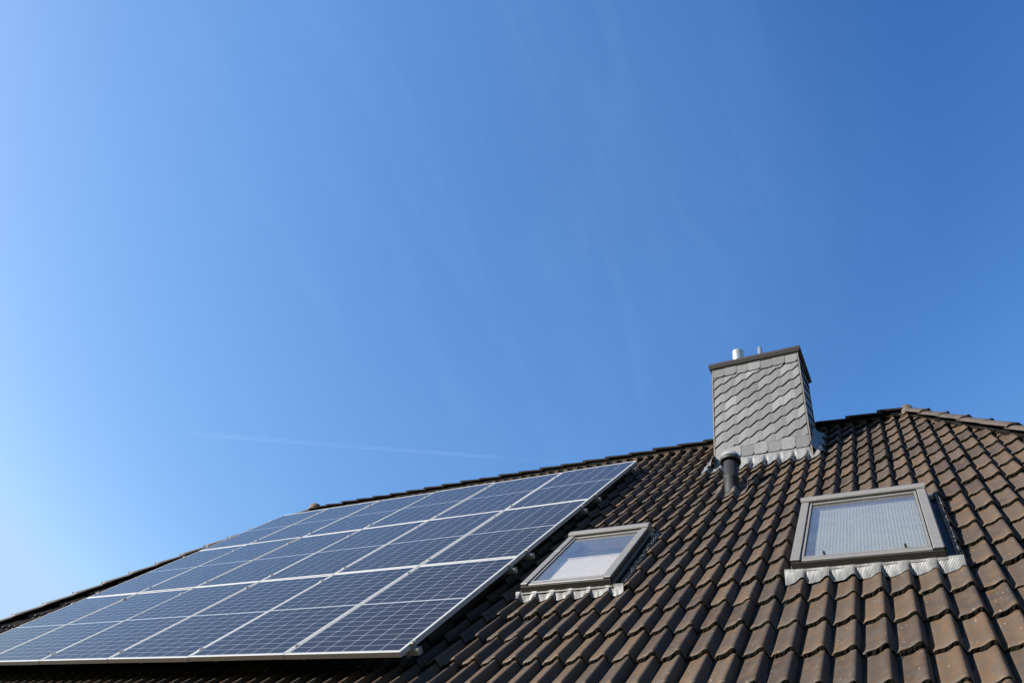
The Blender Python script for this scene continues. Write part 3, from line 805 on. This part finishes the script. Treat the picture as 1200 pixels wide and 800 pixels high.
# ------------------------------------------------------------------ walls, gutter, ground
wb = MB(); x0, x1, y0, y1 = XL+.55, XR_-.55, YE+.45, YB-.45
wb.box(I, x0, x1, y0, y1, 0.0, ZE+.18); wb.build('wall', [M_WALL], house)
sf = MB(); sf.box(I, XL+.06, XR_-.06, YE+.05, YB-.05, ZE-.14, ZE-.09); sf.build('soffit', [M_WALL], house)
gt = MB(); pts = [(-.07*math.cos(a)-.055, -.07*math.sin(a)) for a in np.linspace(0, math.pi, 13)]
P = []; F = []
for x in (XL+.02, XR_-.02):
    for (y, z) in pts: P.append((x, YE+y+.02, ZE-.03+z))
for i in range(12): F.append((i, i+1, 13+i+1, 13+i))
gt.add(P, F, 0, True); gt.build('gutter', [M_GUTTER], house)

def grass_material():
    m, nt, b = mat('lawn'); f = noise(nt, .6, 8, .7); g = noise(nt, 30, 4, .7)
    nt.links.new(mixc(nt, g, ramp(nt, f, [(.3, (.030, .050, .014)), (.7, (.055, .078, .024))]), (.02, .034, .010)), b.inputs['Base Color'])
    b.inputs['Roughness'].default_value = .9; bump(nt, b, g, .8, .03); return m
g = mesh_obj('ground', [(-6000, -6000, 0), (6000, -6000, 0), (6000, 6000, 0), (-6000, 6000, 0)], [(0, 1, 2, 3)], [grass_material()]); g['kind'] = 'structure'

# ------------------------------------------------------------------ camera
camX = np.array([0.86816136, 0.45988943, 0.18654108]); camD = np.array([-0.22903417, 0.70473188, -0.67148814]); camF = np.array([-0.44027174, 0.54023577, 0.71715138])
cam = bpy.data.cameras.new('camera'); co = bpy.data.objects.new('camera', cam); COL.objects.link(co)
L = np.array([2.94373887, -3.50707063, -1.52962058+Z0])
co.matrix_world = Matrix(((camX[0], -camD[0], -camF[0], L[0]), (camX[1], -camD[1], -camF[1], L[1]), (camX[2], -camD[2], -camF[2], L[2]), (0, 0, 0, 1)))
cam.sensor_width = 36; cam.lens = 826.96/1200*36; cam.clip_start = .05; cam.clip_end = 200000
scene.camera = co

# ------------------------------------------------------------------ contrail: a long thin ribbon of ice cloud, 9 km up
def ray(px_, py_):
    d = camX*(px_-600)/826.96 + camD*(py_-400)/826.96 + camF; return d/np.linalg.norm(d)
def hit(px_, py_, z): d = ray(px_, py_); return L + d*(z-L[2])/d[2]
A_, B_ = hit(195, 506, 9000), hit(690, 544, 9000)
def contrail_material():
    m = bpy.data.materials.new('contrail_ice'); m.use_nodes = True; nt = m.node_tree; nt.nodes.clear()
    out = nd(nt, 'ShaderNodeOutputMaterial'); mx = nd(nt, 'ShaderNodeMixShader'); tr_ = nd(nt, 'ShaderNodeBsdfTransparent'); df = nd(nt, 'ShaderNodeBsdfDiffuse'); tl = nd(nt, 'ShaderNodeBsdfTranslucent'); ad = nd(nt, 'ShaderNodeAddShader')
    df.inputs[0].default_value = (.8, .8, .8, 1); tl.inputs[0].default_value = (.8, .8, .8, 1); nt.links.new(df.outputs[0], ad.inputs[0]); nt.links.new(tl.outputs[0], ad.inputs[1])
    a = attr(nt, 'ice'); k = mth(nt, 'MULTIPLY', a, mth(nt, 'MULTIPLY', mth(nt, 'SUBTRACT', noise(nt, .0006, 5, .6), .2, clamp=True), .06), clamp=True)
    nt.links.new(k, mx.inputs[0]); nt.links.new(tr_.outputs[0], mx.inputs[1]); nt.links.new(ad.outputs[0], mx.inputs[2]); nt.links.new(mx.outputs[0], out.inputs[0]); return m
def contrail():
    d = B_-A_; Ln = np.linalg.norm(d); d /= Ln; n = 80; na = 12; V, F, DA = [], [], []
    sd = np.cross(d, (0, 0, 1)); sd /= np.linalg.norm(sd)
    for i in range(n+1):
        t = i/n; cpt = A_+d*Ln*t; r = 45*(1.25-.5*t)*(1+.25*math.sin(i*1.3)+.1*math.sin(i*3.1))
        for k in range(na):
            a = 2*math.pi*k/na; V.append(cpt+sd*math.cos(a)*r+np.array([0, 0, 1])*math.sin(a)*r*.6); DA.append(min(1, t*6, (1-t)*4))
    for i in range(n):
        for k in range(na): F.append((i*na+k, i*na+(k+1) % na, (i+1)*na+(k+1) % na, (i+1)*na+k))
    o = mesh_obj('contrail', V, F, [contrail_material()], None, None, True, attrs={'ice': ('POINT', DA)})
    o['label'] = 'faint thin white contrail crossing the blue sky above the solar panels'; o['category'] = 'contrail'
contrail()

# ------------------------------------------------------------------ light
sun_dir = np.array([-1.0, -.929, .434]); sun_dir /= np.linalg.norm(sun_dir)
sl = bpy.data.lights.new('sun', 'SUN'); so = bpy.data.objects.new('sun', sl); COL.objects.link(so)
so.matrix_world = Vector(sun_dir).to_track_quat('Z', 'Y').to_matrix().to_4x4()
sl.energy = 5.0; sl.angle = math.radians(.53); sl.color = (1.0, .955, .89)
w = bpy.data.worlds.new('World'); scene.world = w; w.use_nodes = True; nt = w.node_tree
bg = nt.nodes['Background']; sky = nd(nt, 'ShaderNodeTexSky', sky_type='NISHITA'); sky.sun_disc = False
sky.sun_elevation = math.asin(sun_dir[2]); sky.sun_rotation = math.atan2(sun_dir[0], sun_dir[1])
sky.altitude = 100; sky.air_density = 1.0; sky.dust_density = .6; sky.ozone_density = 3.0
CIRRUS = 0.16
# thin high cirrus streaks, fixed in the sky
tc = nd(nt, 'ShaderNodeTexCoord'); mp = nd(nt, 'ShaderNodeMapping'); nt.links.new(tc.outputs['Generated'], mp.inputs[0])
mp.inputs['Rotation'].default_value = (.2, .5, .9); mp.inputs['Scale'].default_value = (9, 1.3, 3)
cf = noise(nt, 1.6, 8, .62, mp.outputs[0], .6)
cm = mth(nt, 'MULTIPLY', mth(nt, 'SUBTRACT', cf, .47, clamp=True), CIRRUS, clamp=True)
# grade of the clear air: deeper blue overhead, as the photograph's sky is
sr = nd(nt, 'ShaderNodeSeparateColor'); nt.links.new(sky.outputs[0], sr.inputs[0]); cr_ = nd(nt, 'ShaderNodeCombineColor')
for i, (ga, gn) in enumerate(((1.9, 7.1), (1.35, 1.80), (.9, .92))):
    nt.links.new(mth(nt, 'MINIMUM', mth(nt, 'MULTIPLY', mth(nt, 'POWER', mth(nt, 'MULTIPLY', sr.outputs[i], .1), ga), gn*10), (1.75, 2.5, 3.65)[i]), cr_.inputs[i])
# a very thin veil of cirrus over one part of the sky, streaked by the same noise
dn = nd(nt, 'ShaderNodeVectorMath', operation='DOT_PRODUCT'); nt.links.new(tc.outputs['Generated'], dn.inputs[0])
vd = camX*(-60/826.96) + camD*(-150/826.96) + camF; dn.inputs[1].default_value = tuple(vd/np.linalg.norm(vd))
vm = nd(nt, 'ShaderNodeMapRange', interpolation_type='SMOOTHERSTEP'); nt.links.new(dn.outputs['Value'], vm.inputs[0]); vm.inputs[1].default_value = .80; vm.inputs[2].default_value = 1.0
kk = mth(nt, 'MULTIPLY', vm.outputs[0], mth(nt, 'ADD', .055, mth(nt, 'MULTIPLY', cm, .36)))
nt.links.new(mixc(nt, mth(nt, 'ADD', kk, mth(nt, 'MULTIPLY', cm, .08)), cr_.outputs[0], (2.9, 5.2, 8.2)), bg.inputs[0])
bg.inputs[1].default_value = .10
vs_ = scene.view_settings; vs_.view_transform = 'Standard'; vs_.look = 'None'; vs_.exposure = 1.5; vs_.gamma = 1; vs_.use_curve_mapping = False
scene.cycles.max_bounces = 6; scene.cycles.transparent_max_bounces = 12
